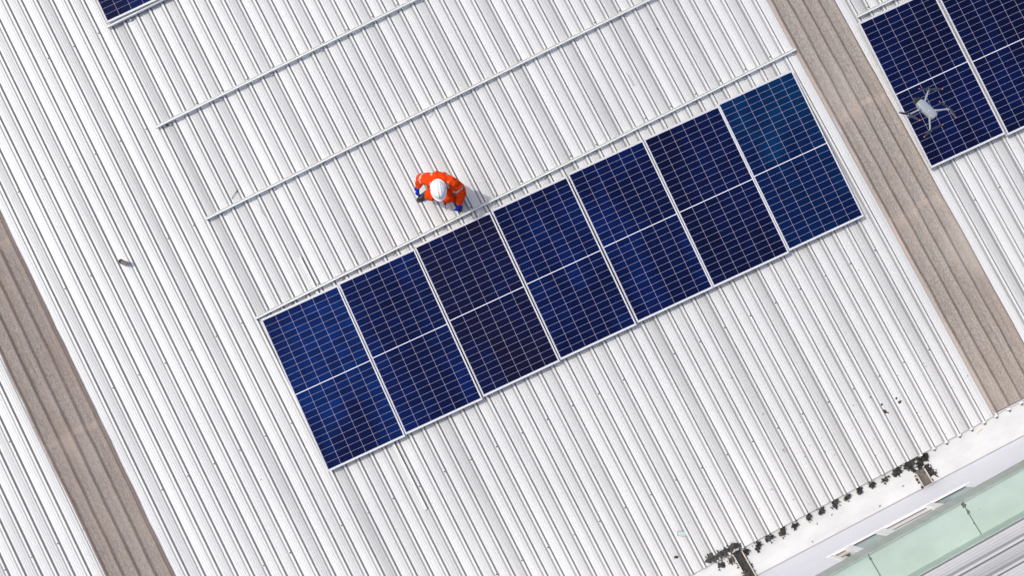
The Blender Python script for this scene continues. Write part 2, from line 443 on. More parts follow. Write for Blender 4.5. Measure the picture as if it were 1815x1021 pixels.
# dabs of sealant that close the rib ends beside the brown strip
for k in list(range(43, 54)):
    if k == 48: pass
    r = random.Random(k)
    m = MB(); c = Vector((k * P_ - 0.02 + r.uniform(-.006, .006), EAVE_Y - 0.008, 0.004))
    m.lathe([(0.004, -0.05), (0.026, -0.045), (0.024, -0.008), (0.017, 0.012), (0.004, 0.02)], 9, Matrix.Translation(c), 0, 1.25, 0.75)
    m.lathe([(0.003, -0.052), (0.014, -0.048), (0.012, -0.036), (0.003, -0.03)], 7, Matrix.Translation(c + Vector((0.012, -0.036, 0))), 1)
    put('sealant_dab', m, ['sealant', 'grey_grit'], RF(0, 0), roof)

# ------------------------------------------------------------------ brown weathered skylight strips
def strip(kl, kr, label, left_edge, joints):
    a, b = math.floor(kl), math.ceil(kr)
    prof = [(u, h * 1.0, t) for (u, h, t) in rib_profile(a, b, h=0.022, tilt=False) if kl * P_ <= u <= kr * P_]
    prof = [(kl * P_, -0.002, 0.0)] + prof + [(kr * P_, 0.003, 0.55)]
    # a worn moulded sheet: the folds are rounded off
    fine = []
    us = np.linspace(prof[0][0], prof[-1][0], int((kr - kl) * 26))
    xs = [p[0] for p in prof]; hs = [p[1] for p in prof]; ts = [p[2] for p in prof]
    H = np.interp(us, xs, hs); T = np.interp(us, xs, ts)
    ker = np.array([1, 2, 3, 4, 3, 2, 1]) / 16
    H = np.convolve(np.pad(H, 3, 'edge'), ker, 'valid'); T = np.convolve(np.pad(T, 3, 'edge'), ker, 'valid')
    fine = list(zip(us, H, T))
    def edge(u, y):
        e = 0.0
        d = u - kl * P_
        if d < 0.034: e = max(e, (0.55 + 0.5 * noise.noise(Vector((u * 8, y * 2.2, 2)))) * left_edge * (1 - max(0, d - 0.024) / 0.01))
        d = kr * P_ - u
        if 0.012 < d < 0.03: e = max(e, 0.35)
        ph = (u / P_) % 1.0
        if 0.80 < ph < 0.93: e = max(e, 0.22)  # crest painted paler, imitating a ridge lit from the left
        for jy in joints:
            if abs(y - jy + 0.03 * math.floor(u / P_ % 3)) < 0.035: e = max(e, 0.34)
        return e
    ys = sorted(set([EAVE_Y + 0.03 + i * 0.22 for i in range(53)] + [j + d for j in joints for d in (-0.036, -0.034, 0.034, 0.036)]))
    V = []; F = []; TT = []; E = []; n = len(fine)
    for y in ys:
        for (u, h, t) in fine:
            wob = 0.010 * noise.noise(Vector((u * 5, y * 3.0, kl))) 
            V.append((u + wob, y, 0.006 + h + 0.003 * noise.noise(Vector((u * 4, y * 1.7, 9))))); 
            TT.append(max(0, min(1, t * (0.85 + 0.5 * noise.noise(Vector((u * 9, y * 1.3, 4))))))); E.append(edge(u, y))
    for j in range(len(ys) - 1):
        for i in range(n - 1): F.append((j * n + i, j * n + i + 1, (j + 1) * n + i + 1, (j + 1) * n + i))
    me = bpy.data.meshes.new('skylight_strip'); me.from_pydata(V, [], F); me.update()
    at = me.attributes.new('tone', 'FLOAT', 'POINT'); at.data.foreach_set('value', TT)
    at = me.attributes.new('edge', 'FLOAT', 'POINT'); at.data.foreach_set('value', E)
    o = put('skylight_strip', me, 'fibre_sheet_aged' if kl < 0 else 'fibre_sheet', RF(0, 0), None, True)
    return tag(o, label, 'skylight', 'weathered skylight strips in the roof')
strip(-11.2, -6.86, 'brown weathered fibre skylight strip at the photo\'s left edge, away from the panels', 0.75, [-0.55, -3.1, -5.6])
strip(48.72, 53.03, 'brown weathered fibre skylight strip running between the two panel groups down to the gutter', 1.0, [-0.2, -3.9, -5.35])

# ------------------------------------------------------------------ white valley gutter
gb = MB()
gb.box((4.2, -8.205, ZG - 0.006), (19.0, 0.385, 0.012))
gb.box((4.2, -8.0105, ZG + 0.012), (19.0, 0.004, 0.03))
gut = put('valley_gutter', gb, 'gutter_paint')
put('joint_line', MB().box((4.2, YW + 0.0075, ZG + 0.003), (18.9, 0.009, 0.006)), 'joint_grey', None, gut)
tag(gut, 'flat white painted valley gutter between the roof eave and the lilac wall', 'gutter')

# ------------------------------------------------------------------ neighbouring building with the clerestory windows and the green gutter
nb = thing('neighbour_building', Matrix.Translation((6.5, YW, ZG)), 'lilac wall with white windows under a pale green gutter and grey roof', 'building')
XW0, XW1 = -5.0, 13.0
def wx(px, py, dz=0.0): return hit(px, py, (0, 1, 0), (0, YW, 0))
WB, WT = 0.365, 1.42
WINS = [((1464.7, 986.4), (1558.5, 941.4), 'a'), ((1558.5, 941.4), (1711.0, 858.0), 'b')]
x0 = wx(*WINS[0][0]).x; x1 = wx(1558.5, 941.4).x; x2 = wx(1711, 858).x
wl = MB()
def wbox(a, b, z0, z1, t=0.16, y=YW): wl.box(((a + b) / 2, y - t / 2, (z0 + z1) / 2), (b - a, t, z1 - z0))
wbox(XW0, XW1, ZG - 0.3, WB); wbox(XW0, x0, WB, 1.62); wbox(x2, XW1, WB, 1.62); wbox(x0, x2, WT, 1.62)
put('wall', wl, 'lilac_render', None, nb)
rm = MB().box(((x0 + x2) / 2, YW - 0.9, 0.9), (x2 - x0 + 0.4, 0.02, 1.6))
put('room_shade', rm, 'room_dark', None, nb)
def xat(px, py): return wx(px, py).x
def window(xa, xb, xs, xd, opening_left, half):
    """outer frame xa..xb, sash mullion xs..xd between a sliding opening and a fixed pane"""
    fr = MB(); yd = YW + 0.006; t = 0.09
    def fb(a, b, z0, z1, yy=yd, tt=t): fr.box(((a + b) / 2, yy - tt / 2, (z0 + z1) / 2), (b - a, tt, z1 - z0), None, 0, 0.004)
    jamb = 0.05
    BZ = WB + 0.034
    fb(xa, xb, WB, BZ); fb(xa, xb, WT - 0.06, WT)
    fb(xa, xa + jamb, BZ, WT - 0.06); fb(xb - jamb, xb, BZ, WT - 0.06)
    fb(xs, xd, BZ, WT - 0.06, yd + 0.004, 0.10)
    f = put('window', fr, 'window_white', None, nb)
    pa_, pb_ = xd, xb - jamb
    p = MB().box(((pa_ + pb_) / 2, YW - 0.018, (BZ + WT - 0.06) / 2), (pb_ - pa_, 0.010, WT - 0.06 - BZ))
    put('pane', p, 'window_glass', None, f)
    gk = MB().box(((pa_ + pb_) / 2, YW - 0.0080, BZ + 0.002), (pb_ - pa_, 0.0095, 0.006)); put('gasket', gk, 'dark_gap', None, f)
    a, b = xa + jamb, xs
    mat = 'window_cream' if half else 'window_white'
    e = 0.16 if half else 0.0
    def board(xa_, xb_, z0, z1, name, mt, y=YW - 0.024, t_=0.02):
        put(name, MB().box(((xa_ + xb_) / 2, y - t_ / 2, (z0 + z1) / 2), (xb_ - xa_, t_, z1 - z0), None, 0, 0.002), mt, None, f)
    xm = a + e * (b - a); xt = b if not half else a + 0.56 * (b - a)
    board(a, b, BZ, BZ + 0.004, 'track', 'leaf_brown', YW - 0.008, 0.014)
    board(xm, b, BZ, BZ + 0.17, 'sliding_leaf', mat, YW - 0.022, 0.02)
    board(xm, b, BZ + 0.165, BZ + 0.172, 'leaf_seal', 'leaf_brown', YW - 0.0232, 0.018)
    board(a, xt, BZ, BZ + 0.31, 'sliding_leaf', mat, YW - 0.034, 0.02)
    board(a, xt, BZ + 0.30, BZ + 0.3125, 'leaf_gap', 'room_dark', YW - 0.036, 0.05)
    return f
window(x0, x1 - 0.005, xat(1497, 974), xat(1508.8, 967.6), True, True)
window(x1 + 0.005, x2, xat(1637, 898.5), xat(1650.5, 892.5), True, False)
tr = MB().box(((x0 + x2) / 2, YW + 0.004, WB - 0.010), (x2 - x0 + 0.04, 0.02, 0.018), None, 0, 0.004)
put('window_sill', tr, 'window_white', None, nb)

BR = math.atan(math.tan(R_(1.25)))
GF = Matrix.Translation((6.3, -8.31, 0)) @ Matrix.Rotation(BR, 4, 'Z')      # frame of the green gutter: x along it
FZ0, FZ1 = 1.352, 1.705
def ginv(px, py, z): return GF.inverted() @ hit(px, py, (0, 0, 1), (0, 0, z))
yg = -0.36
for _p in ((1609.2, 1020.9),): pass
ga = ginv(1480 + 1380 / 5.418, 860 + 490 / 5.418, FZ1 - 0.03).y       # far side of the green floor
gd = MB()
gd.prism([(0.0, FZ0), (0.0, FZ1), (-0.012, FZ1), (-0.012, FZ0)], -13, 6)
put('fascia', gd, 'green_fascia', GF, nb)
gd = MB()
gd.prism([(-0.0125, FZ1 - 0.03), (ga, FZ1 - 0.03), (ga, FZ1 - 0.05), (-0.0125, FZ1 - 0.05)], -13, 6)
put('gutter_floor', gd, 'green_paint', GF, nb)
GH = 0.19
gd = MB()
gd.prism([(ga, FZ1 - 0.06), (ga, FZ1 + GH), (ga - 0.014, FZ1 + GH), (ga - 0.014, FZ1 - 0.06)], -13, 6)
put('gutter_back', gd, 'green_paint', GF, nb)
gd = MB().prism([(0, FZ0), (-0.25, FZ0), (-0.25, FZ0 + 0.01), (0, FZ0 + 0.01)], -13, 6, Matrix.Translation((0, -0.0125, 0.0)))
put('soffit', gd, 'green_fascia', GF, nb)
# ribbed grey roof beyond the green gutter: its ribs run along the gutter
ROFF = ginv(1480 + 1210 / 5.418, 860 + 530 / 5.418 + 342 / 5.418, FZ1 + GH).y + 2 * P_
prof = [p for p in rib_profile(0, 16, tilt=True, rnd=random.Random(5)) if ROFF - p[0] < ga + 0.012]
V = []; F = []; T = []
n = len(prof)
for xx in np.linspace(-13, 6, 12):
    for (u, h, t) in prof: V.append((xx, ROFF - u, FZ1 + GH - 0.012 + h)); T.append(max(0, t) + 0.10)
for j in range(11):
    for i in range(n - 1): F.append((j * n + i, j * n + i + 1, (j + 1) * n + i + 1, (j + 1) * n + i))
me = bpy.data.meshes.new('roof_sheet'); me.from_pydata(V, [], [f[::-1] for f in F]); me.update()
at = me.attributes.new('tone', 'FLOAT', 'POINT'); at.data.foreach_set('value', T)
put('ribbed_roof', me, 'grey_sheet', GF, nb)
# folded seams across the green floor, rust where the sealant has failed
for (pa, pb, rr) in (((315, 668), (410, 872), [(0.16, .018), (0.42, .008)]), ((1215, 160), (1385, 490), [(0.13, .028), (0.32, .02), (0.36, .014), (0.66, .012)])):
    A = ginv(1480 + pa[0] / 5.418, 860 + pa[1] / 5.418, FZ1 - 0.03)
    xs_ = A.x
    m = MB(); m.box((xs_, ga / 2 - 0.006, FZ1 - 0.0275), (0.009, abs(ga) - 0.014, 0.005))
    m.box((xs_, -0.006, FZ1 + 0.0015), (0.009, 0.013, 0.003))
    for t, r in rr:
        nv = len(m.v); blob(m, xs_ + random.uniform(-.008, .006), ga * t, r * .7, r, 0.0, t * 9, 0.003, 20, 0.5, 1)
        for q in range(nv, len(m.v)): m.v[q] = (m.v[q][0], m.v[q][1], m.v[q][2] + FZ1 - 0.0295)
    put('gutter_seam', m, ['green_seam', 'rust'], GF, nb)

# ------------------------------------------------------------------ tar along the eave
def gpt(px, py, z=ZG): return hit(px, py, (0, 0, 1), (0, 0, z))
TARG = 'tar patches along the roof eave'
def tar(px, py, r, label, seed, elong=1.0, ang=0.5, h=0.06, specks=5, z=ZG + 0.001, jag=0.5, mat='tar', mates=()):
    c = gpt(px, py, z + h * 0.5); c.z = z
    m = MB(); rr = random.Random(seed)
    ca, sa = math.cos(ang), math.sin(ang)
    nb_ = max(5, int(5 * elong)); 
    for q in range(nb_):                      # trowelled lumps run together
        t = (q + 0.5) / nb_ * 2 - 1; wdt = 1 - 0.55 * abs(t)
        dx = r * (elong - 0.35) * t + rr.uniform(-.12, .12) * r; dy = rr.uniform(-.38, .38) * r * wdt
        r2 = r * rr.uniform(0.42, 0.72) * (0.6 + 0.4 * wdt)
        blob(m, dx * ca - dy * sa, dx * sa + dy * ca, r2 * rr.uniform(0.8, 1.3), r2 * rr.uniform(0.6, 1.0), rr.uniform(0, 3), seed + q * 1.31, h * rr.uniform(0.6, 1.0), 40, jag, rr.choice((0, 0, 1)))
    for q in range(int(4 * elong)):           # thin runs dragged down from the lump
        t = rr.uniform(-1, 1) * (elong - .4)
        blob(m, r * t * ca + rr.uniform(-.2, .2) * r, r * t * sa + rr.choice((-1, 1)) * r * rr.uniform(.5, .95), r * rr.uniform(.10, .2), r * rr.uniform(.22, .45), rr.uniform(-.5, .5), seed + q * 2.7, h * 0.6, 20, 0.5, rr.choice((0, 1)))
    for (dx, dy, r2, hh) in mates: blob(m, dx, dy, r2, r2 * 0.8, rr.uniform(0, 3), seed + dx * 10, hh, 16)
    for i in range(specks):
        a = rr.uniform(0, 6.28); d = r * rr.uniform(0.95, 1.35)
        blob(m, d * math.cos(a), d * math.sin(a), r * rr.uniform(0.1, 0.22), r * rr.uniform(0.06, 0.14), a, seed + i, h * 0.6, 9)
    o = put('tar_patch', m, [mat, 'tar_grey' if mat == 'tar' else 'silt'], Matrix.Translation(c)); tag(o, label, 'tar patch', TARG); return o
dabs = [(1590.8, 836.5, .064, 'large black tar patch on the eave just left of the silted drain box'),
        (1569, 850, .043, 'black tar dab on the eave, first after the large patch, going left'),
        (1546.8, 860, .046, 'black tar dab on the eave, second after the large patch, going left'),
        (1524.7, 869.7, .046, 'black tar dab on the eave, third after the large patch, going left'),
        (1503.7, 883, .044, 'black tar dab on the eave, fourth after the large patch, going left'),
        (1481, 893.5, .055, 'wide black tar dab on the eave, fifth after the large patch, going left'),
        (1456, 907.3, .048, 'black tar dab on the eave, sixth after the large patch, going left'),
        (1434.6, 918.3, .044, 'black tar dab on the eave, seventh after the large patch, going left'),
        (1410, 931.7, .048, 'black tar dab on the eave, eighth after the large patch, going left'),
        (1388, 943, .058, 'ragged black tar dab on the eave, ninth after the large patch'),
        (1365.4, 956, .055, 'black tar dab on the eave, tenth after the large patch, going left'),
        (1344, 969.5, .055, 'black tar dab on the eave, second one right of the dark lower drain box'),
        (1323, 979, .042, 'dark grey tar dab on the eave right beside the lower drain box')]
for i, (px, py, r, lb) in enumerate(dabs):
    tar(px, py, r * 0.95, lb, 3.3 + i * 2.17, 1.15, 0.5 + 0.3 * math.sin(i * 3), 0.075, 5, jag=0.45)
# smeared bands by the two drain boxes
for (pa, pb, lb, mt_, sd) in (((1253, 995), (1271, 986.5), 'grey smeared end of the tar band on the rib ends, farthest from the drain box', 'tar_grey', 41.0),
                              ((1273.5, 985), (1289, 977), 'middle black lump of the tar band on the rib ends', 'tar', 43.0),
                              ((1290, 977), (1311, 966.5), 'tar band piece with a thin black ridge, just above the dark drain box', 'tar', 45.0)):
    A = onroof(*pa, .02); B = onroof(*pb, .02); c = (A + B) / 2; L = (B - A).length; a = math.atan2(B.y - A.y, B.x - A.x)
    m = MB(); rr = random.Random(sd)
    for q in range(7):
        t = (q + 0.5) / 7 - 0.5; r2 = rr.uniform(.026, .042)
        blob(m, L * t, rr.uniform(-.016, .018), r2, r2 * rr.uniform(.7, 1.1), rr.uniform(0, 3), sd + q * 1.7, .026, 36, .5, rr.choice((0, 0, 1)))
    for q in range(9): blob(m, L * rr.uniform(-.5, .5), rr.choice((-1, 1)) * rr.uniform(.035, .055), rr.uniform(.004, .008), rr.uniform(.010, .022), rr.uniform(-.4, .4), sd + q, .02, 14, .5, rr.choice((0, 1)))
    m.tube([(-L * .52, -.004, .024), (-L * .2, .004, .03), (L * .2, -.003, .03), (L * .52, .002, .024)], .006, 6, 2)
    for q in range(len(m.v)):
        if m.v[q][2] < .001: m.v[q] = (m.v[q][0], m.v[q][1], -.012)
    o = put('tar_patch', m, [mt_, 'tar_grey', 'tar'], RF(c.x, c.y, 0.012, a)); tag(o, lb, 'tar patch', TARG)
tar(1278.5, 1002, .05, 'greenish black tar lump in the gutter under the tar band pieces', 47.0, 1.15, 0.2, 0.04, 4)
tar(1297, 994.5, .042, 'squarish brown tar lump against the left side of the lower drain box', 51.0, 1.1, 0.4, 0.04, 3, mat='tar_brown')
tar(1613, 824, .075, 'black tar smear on the eave touching the upper left of the drain box', 57.0, 1.0, 0.2, 0.08, 7, jag=0.6)
tar(1637, 813, .075, 'black broken tar smear on the eave above the drain box', 61.0, 1.3, 0.3, 0.085, 10, jag=0.75)
tar(1650.5, 835.5, .058, 'black crumbling tar smear along the right side of the drain box', 67.0, 1.5, -1.1, 0.045, 9, jag=0.75)

def drain(px, py, wd, ln, label, floor, name='drain_box', ang=0.03):
    c = gpt(px, py); c.z = ZG + 0.001
    Fm = Matrix.Translation(c) @ Matrix.Rotation(ang, 4, 'Z')
    t = thing(name, Fm, label, 'drain box', 'drain boxes in the valley gutter')
    m = MB(); m.box((0, 0, 0.006), (wd, ln, 0.010))
    for i in range(9):
        rr = random.Random(i); blob(m, rr.uniform(-.4, .4) * wd, rr.uniform(-.45, .45) * ln, wd * .3, wd * .2, rr.uniform(0, 3), i * 1.7, 0.012, 12)
    for v in range(len(m.v)):
        x, y, z = m.v[v]; m.v[v] = (max(-wd / 2, min(wd / 2, x)), max(-ln / 2, min(ln / 2, y)), z + (0.010 if v >= 8 else 0))
    put('box_floor', m, floor, Fm, t)
    for sx in (-1, 1):
        m = MB(); m.box((sx * (wd / 2 + 0.008), -0.01, 0.024), (0.014, ln * (0.9 if sx > 0 else 0.8), 0.046), None, 0, 0.003)
        put('side_rail', m, 'old_trim', Fm, t)
    m = MB(); m.box((0, -ln / 2 - 0.010, 0.020), (wd + 0.02, 0.016, 0.04), None, 0, 0.003); put('end_rail', m, 'old_trim', Fm, t)
    # tar packed round the rim
    m = MB(); rr = random.Random(int(px))
    for i in range(20):
        s = rr.choice((-1, 1)); blob(m, s * (wd / 2 + rr.uniform(0.016, 0.034)), rr.uniform(-.5, .55) * ln, rr.uniform(.006, .017), rr.uniform(.006, .014), rr.uniform(0, 3), i * 2.3, 0.03, 10)
    for i in range(4): blob(m, rr.uniform(-.5, .5) * wd, ln / 2 + rr.uniform(0.0, 0.02), .026, .018, rr.uniform(0, 3), i * 1.3, 0.05, 12)
    tr_ = put('tar_rim', m, 'tar', Fm, t); tr_['kind'] = 'stuff'
    return t
drain(1635.5, 846, 0.105, 0.21, 'open drain box with brown silt and pale side rails, tar smeared round it', 'silt')
drain(1319, 1003, 0.10, 0.40, 'dark tar filled drain box cut off by the photo\'s lower edge', 'tar')
c = gpt(1321, 1018); m = MB(); blob(m, 0, 0, .055, .05, 0.3, 5.5, 0.05, 20)
o = put('tar_patch', m, 'tar_brown', Matrix.Translation((c.x, c.y, ZG + 0.024))); tag(o, 'reddish brown clod lying in the dark lower drain box', 'tar patch', TARG)

# ------------------------------------------------------------------ mounting rails
RAILG = 'aluminium mounting rails on the roof'
def rail(ua, ya, ub, yb, label, brk0=0.25, rnd=0):
    L = math.hypot(ub - ua, yb - ya); a = math.atan2(yb - ya, ub - ua)
    Fm = RF(ua, ya, RIBH + 0.020, a)
    t = thing('mounting_rail', Fm, label, 'rail', RAILG)
    W, H, TH = 0.031, 0.040, 0.003
    pr = [(-W / 2, 0), (W / 2, 0), (W / 2, H), (0.0105, H), (0.0105, H - 0.005), (W / 2 - TH, H - 0.005), (W / 2 - TH, TH), (-W / 2 + TH, TH), (-W / 2 + TH, H - 0.005), (0.0040, H - 0.005), (0.0040, H), (-0.0050, H), (-0.0055, H - 0.002), (-0.0075, H - 0.002), (-0.0080, H), (-W / 2, H)]
    put('channel', MB().prism(pr, 0, L), 'aluminium', Fm, t)
    s = brk0; i = 0
    while s < L:
        m = MB()
        m.box((s, -W / 2 - 0.004, 0.002), (0.034, 0.007, 0.042), None, 0, 0.0015)
        m.box((s, -W / 2 - 0.016, -0.0165), (0.034, 0.032, 0.005), None, 0, 0.0015)
        m.lathe([(0.006, 0), (0.006, 0.006), (0.003, 0.008)], 6, Matrix.Translation((s, -W / 2 - 0.022, -0.014)))
        put('bracket', m, 'zinc', Fm, t)
        s += 4 * P_; i += 1
    return t
rail(0.976, -0.168, 7.4, -0.196, 'bare aluminium rail across the ribs, highest of the two bare ones', 0.18)
rail(1.0227, -1.486, 10.6, -1.545, 'bare aluminium rail across the ribs just above the worker', 0.23)
rail(1.026, -2.872, 8.52, -2.919, 'long aluminium rail running along the upper edge of the seven panels', 0.46)
rail(0.988, 1.262, 3.6, 1.266, 'short visible aluminium rail below the panel at the photo\'s top edge', 0.30)
rail(9.409, -2.905, 12.2, -2.935, 'aluminium rail above the two panels right of the brown strip', 0.30)

# long bar lying along a rib, passing under the panels
a = onroof(531, 456, .03); b = onroof(755, 904, .03)
m = MB(); L = (b - a).length; m.box((L / 2, 0, 0.0125), (L, 0.036, 0.025), None, 0, 0.003)
m.box((L / 2, -0.007, 0.0254), (L, 0.0018, 0.0012), None, 1)
bar = put('metal_bar', m, ['aluminium', 'dark_gap'], RF(a.x, a.y, 0.003, math.atan2(b.y - a.y, b.x - a.x)))
tag(bar, 'long pale metal bar lying along the ribs and passing under the leftmost panel', 'bar')

# ------------------------------------------------------------------ solar panels
PW, PL, PT = 1.024, 2.030, 0.035
def panel_proto(frame, label, group, mat):
    t = thing('solar_panel', frame, label, 'solar panel', group)
    f = MB(); fw = 0.012
    for sx in (-1, 1): f.box((sx * (PW / 2 - fw / 2), 0, 0), (fw, PL, PT), None, 0, 0.002)
    for sy in (-1, 1): f.box((0, sy * (PL / 2 - 0.009), 0), (PW - 2 * fw, 0.018, PT - 0.001), None, 0, 0.002)
    put('frame', f, 'frame_aluminium', frame, t)
    p = MB().box((0, 0, 0.010), (PW - 2 * fw + 0.002, PL - 0.036 + 0.002, 0.008))
    o = put('cell_sheet', p, mat, frame, t)
    o.material_slots[0].link = 'OBJECT'; o.material_slots[0].material = MT[mat]
    j = MB().box((0, 0.0, -0.008), (0.30, 0.06, 0.018), None, 0, 0.004)
    return t
PANELS = [(1.564, -3.958, -2.45, 'cells_blue', 'blue solar panel at the left end of the row of seven, over the metal bar'),
          (2.599, -3.988, -2.45, 'cells_navy', 'solar panel second from the left end of the row of seven'),
          (3.639, -4.008, -2.2, 'cells_dark', 'brownish black solar panel third from the left in the row of seven'),
          (4.679, -4.039, -2.35, 'cells_navy', 'navy solar panel in the middle of the row of seven'),
          (5.724, -4.065, -2.35, 'cells_navy', 'navy solar panel third from the right end of the row of seven'),
          (6.757, -4.107, -2.5, 'cells_black', 'blackish solar panel second from the right end of the row of seven'),
          (7.786, -4.129, -2.3, 'cells_teal', 'bluest solar panel at the right end of the row of seven, beside the brown strip'),
          (9.832, -4.022, -2.25, 'cells_black', 'dark solar panel beneath the hovering drone, right of the brown strip'),
          (10.882, -4.095, -2.5, 'cells_black', 'dark solar panel at the right edge of the photo, beside the panel under the drone'),
          (1.044 + PW / 2, 1.272 + PL / 2, -1.2, 'cells_navy', 'solar panel corner showing alone at the photo\'s top edge')]
proto = None
for (u, y, a, mat, lb) in PANELS:
    grp = 'solar panels on the roof'
    Fm = RF(u, y, RIBH + 0.020 + 0.040 + PT / 2, R_(a))
    if proto is None: proto = panel_proto(Fm, lb, grp, mat)
    else:
        c = copy_tree(proto, Fm, lb, grp)
        for ch in c.children:
            if ch.name.startswith('cell_sheet'): ch.material_slots[0].material = MT[mat]

# ------------------------------------------------------------------ vent pipe
base = onroof(223.0, 467.5, 0.0)
Fm = Matrix.Translation(RX @ base)
pt = thing('vent_pipe', Fm, 'short upright pinkish brown pipe stub standing on the white roof', 'pipe')
HP = 0.165; RP = 0.030
put('pipe', MB().lathe([(RP, -0.02), (RP, HP - 0.004), (RP - 0.005, HP - 0.004), (RP - 0.005, HP - 0.035), (0.002, HP - 0.035)], 24), 'pipe_pvc', Fm, pt, False)
put('rim', MB().lathe([(RP + 0.002, HP - 0.012), (RP + 0.002, HP), (RP - 0.006, HP), (RP - 0.006, HP - 0.012), (RP + 0.002, HP - 0.012)], 24, None, 0, 1, 1, False), 'pipe_rim', Fm, pt, False)
put('collar', MB().lathe([(RP + 0.010, -0.012), (RP + 0.008, 0.005), (RP + 0.001, 0.012)], 24), 'sealant', Fm, pt, False)
m = MB(); blob(m, 0.010, 0.005, 0.008, 0.008, 0, 2, 0.004, 10); put('plug', m, 'dark_gap', Fm @ Matrix.Translation((0, 0, HP - 0.034)), pt)

# ------------------------------------------------------------------ small litter on the sheets
def litter(name, mb, mats, px, py, label, cat, h=0.004, ang=0.0, group=None):
    c = onroof(px, py, h); o = put(name, mb, mats, RF(c.x, c.y, h, ang)); return tag(o, label, cat, group)
IMG = 0.4736     # turn of the roof frame against the picture
m = MB().box((0, 0, 0.010), (0.018, 0.045, 0.018), None, 0, 0.004); m.box((0, -0.02, 0.006), (0.026, 0.014, 0.010), None, 0, 0.003)
litter('cable_clip', m, 'dark_gap', 295, 220.5, 'small black clip lying under the left end of the uppermost bare rail', 'clip', 0.004, 0.6)
def wires(px_pts, r, name, mats, label, cat, h=0.012):
    P = [onroof(x, y, h) for x, y in px_pts[0]]; c = P[0]
    m = MB()
    for line in px_pts: m.tube([onroof(x, y, h + 0.004 * (i % 2)) - c for i, (x, y) in enumerate(line)], r, 6)
    o = put(name, m, mats, RF(c.x, c.y, c.z)); return tag(o, label, cat)
wires([[(410.5, 352.5), (414, 346), (419, 339), (423, 334.5), (426, 332)], [(419.5, 334), (421, 338), (419, 341)]], 0.0032, 'cable_tie', 'wire_dark', 'thin black wire scrap beside the left end of the rail above the worker', 'wire')
wires([[(1108.5, 126), (1113, 134), (1118, 143), (1122, 151), (1123.5, 150.5), (1122.5, 147), (1117, 137), (1113, 131)]], 0.0025, 'wire_clip', 'wire_pale', 'thin bent wire loop lying on the bare sheets above the panels', 'wire')
wires([[(460, 362.5), (461, 369), (464.5, 377), (471, 384)]], 0.0020, 'cable_tie', 'wire_pale', 'thin pale curved wire below the rail, left of the worker', 'wire')
wires([[(767, 195), (765, 203), (760, 209)]], 0.0020, 'cable_tie', 'wire_pale', 'tiny curved wire just below the rail above the worker', 'wire')
m = MB(); blob(m, 0, 0, 0.030, 0.008, 0, 3.0, 0.010, 14, 0.3)
litter('rubber_scrap', m, 'tar', 1166.5, 51.5, 'slim black scrap on the white sheets below the second bare rail', 'scrap', 0.004, -1.15 - IMG + 0.4)
def speck(px, py, r, el, ang, label, seed, mates=()):
    m = MB(); blob(m, 0, 0, r * el, r, ang, seed, 0.010, 14, 0.5)
    for dx, dy, r2 in mates: blob(m, dx, dy, r2, r2 * .8, seed, seed + 3, 0.008, 10, .5)
    litter('tar_spot', m, 'tar', px, py, label, 'tar spot', 0.002, 0.0, 'tar spots dropped on the white sheets')
speck(1199, 988.3, .020, 1.3, -.2, 'black tar spot near the photo\'s lower edge, left of the tar band', 1.1)
speck(1298.2, 668.5, .014, 1.3, 1.0, 'lone black tar spot on the sheets below the seven panels', 2.3, [(-.006, .022, .008)])
speck(1543, 704.3, .010, 1.1, 0, 'smallest round black tar spot of the cluster left of the brown strip', 4.1)
speck(1563, 717.2, .013, 1.2, .8, 'triangular black tar spot just above the long splash of its cluster', 5.7)
speck(1569, 730, .016, 2.3, -1.0, 'long splashed black tar spot, lowest of the cluster left of the brown strip', 6.2, [(.03, -.03, .006), (.038, -.012, .004), (-.01, .03, .007)])
speck(1588.8, 706.4, .013, 1.2, .3, 'small notched black tar spot, upper of the right hand pair in the cluster', 8.8)
speck(1594.6, 713, .018, 1.2, -.4, 'biggest black tar spot of the cluster left of the brown strip', 9.4)
speck(1575, 845.5, .012, 1.2, -.4, 'round black tar spot on a pan just above the eave tar dabs', 12.4)
rr = random.Random(21); m = MB()
for i in range(170):
    if i < 110: u, y = rr.uniform(5.0, 9.2), EAVE_Y + 0.06 + abs(rr.gauss(0, 0.75))
    else: u, y = rr.uniform(-1.5, 9.0), rr.uniform(-7.9, 1.6)
    if 1.0 < u < 8.4 and -5.25 < y < -2.85 or 8.5 < u: continue
    r = rr.choice((.003, .004, .004, .006)); blob(m, u, y, r * rr.uniform(.8, 1.8), r, rr.uniform(0, 3), i * 1.9, 0.003, 8, 0.4)
o = put('dirt_specks', [v for v in [m]][0], 'grey_grit', RF(0, 0, 0.0025)); o['kind'] = 'stuff'
tag(o, 'tiny grey dirt specks scattered over the white sheets, thickest near the eave', 'dirt')
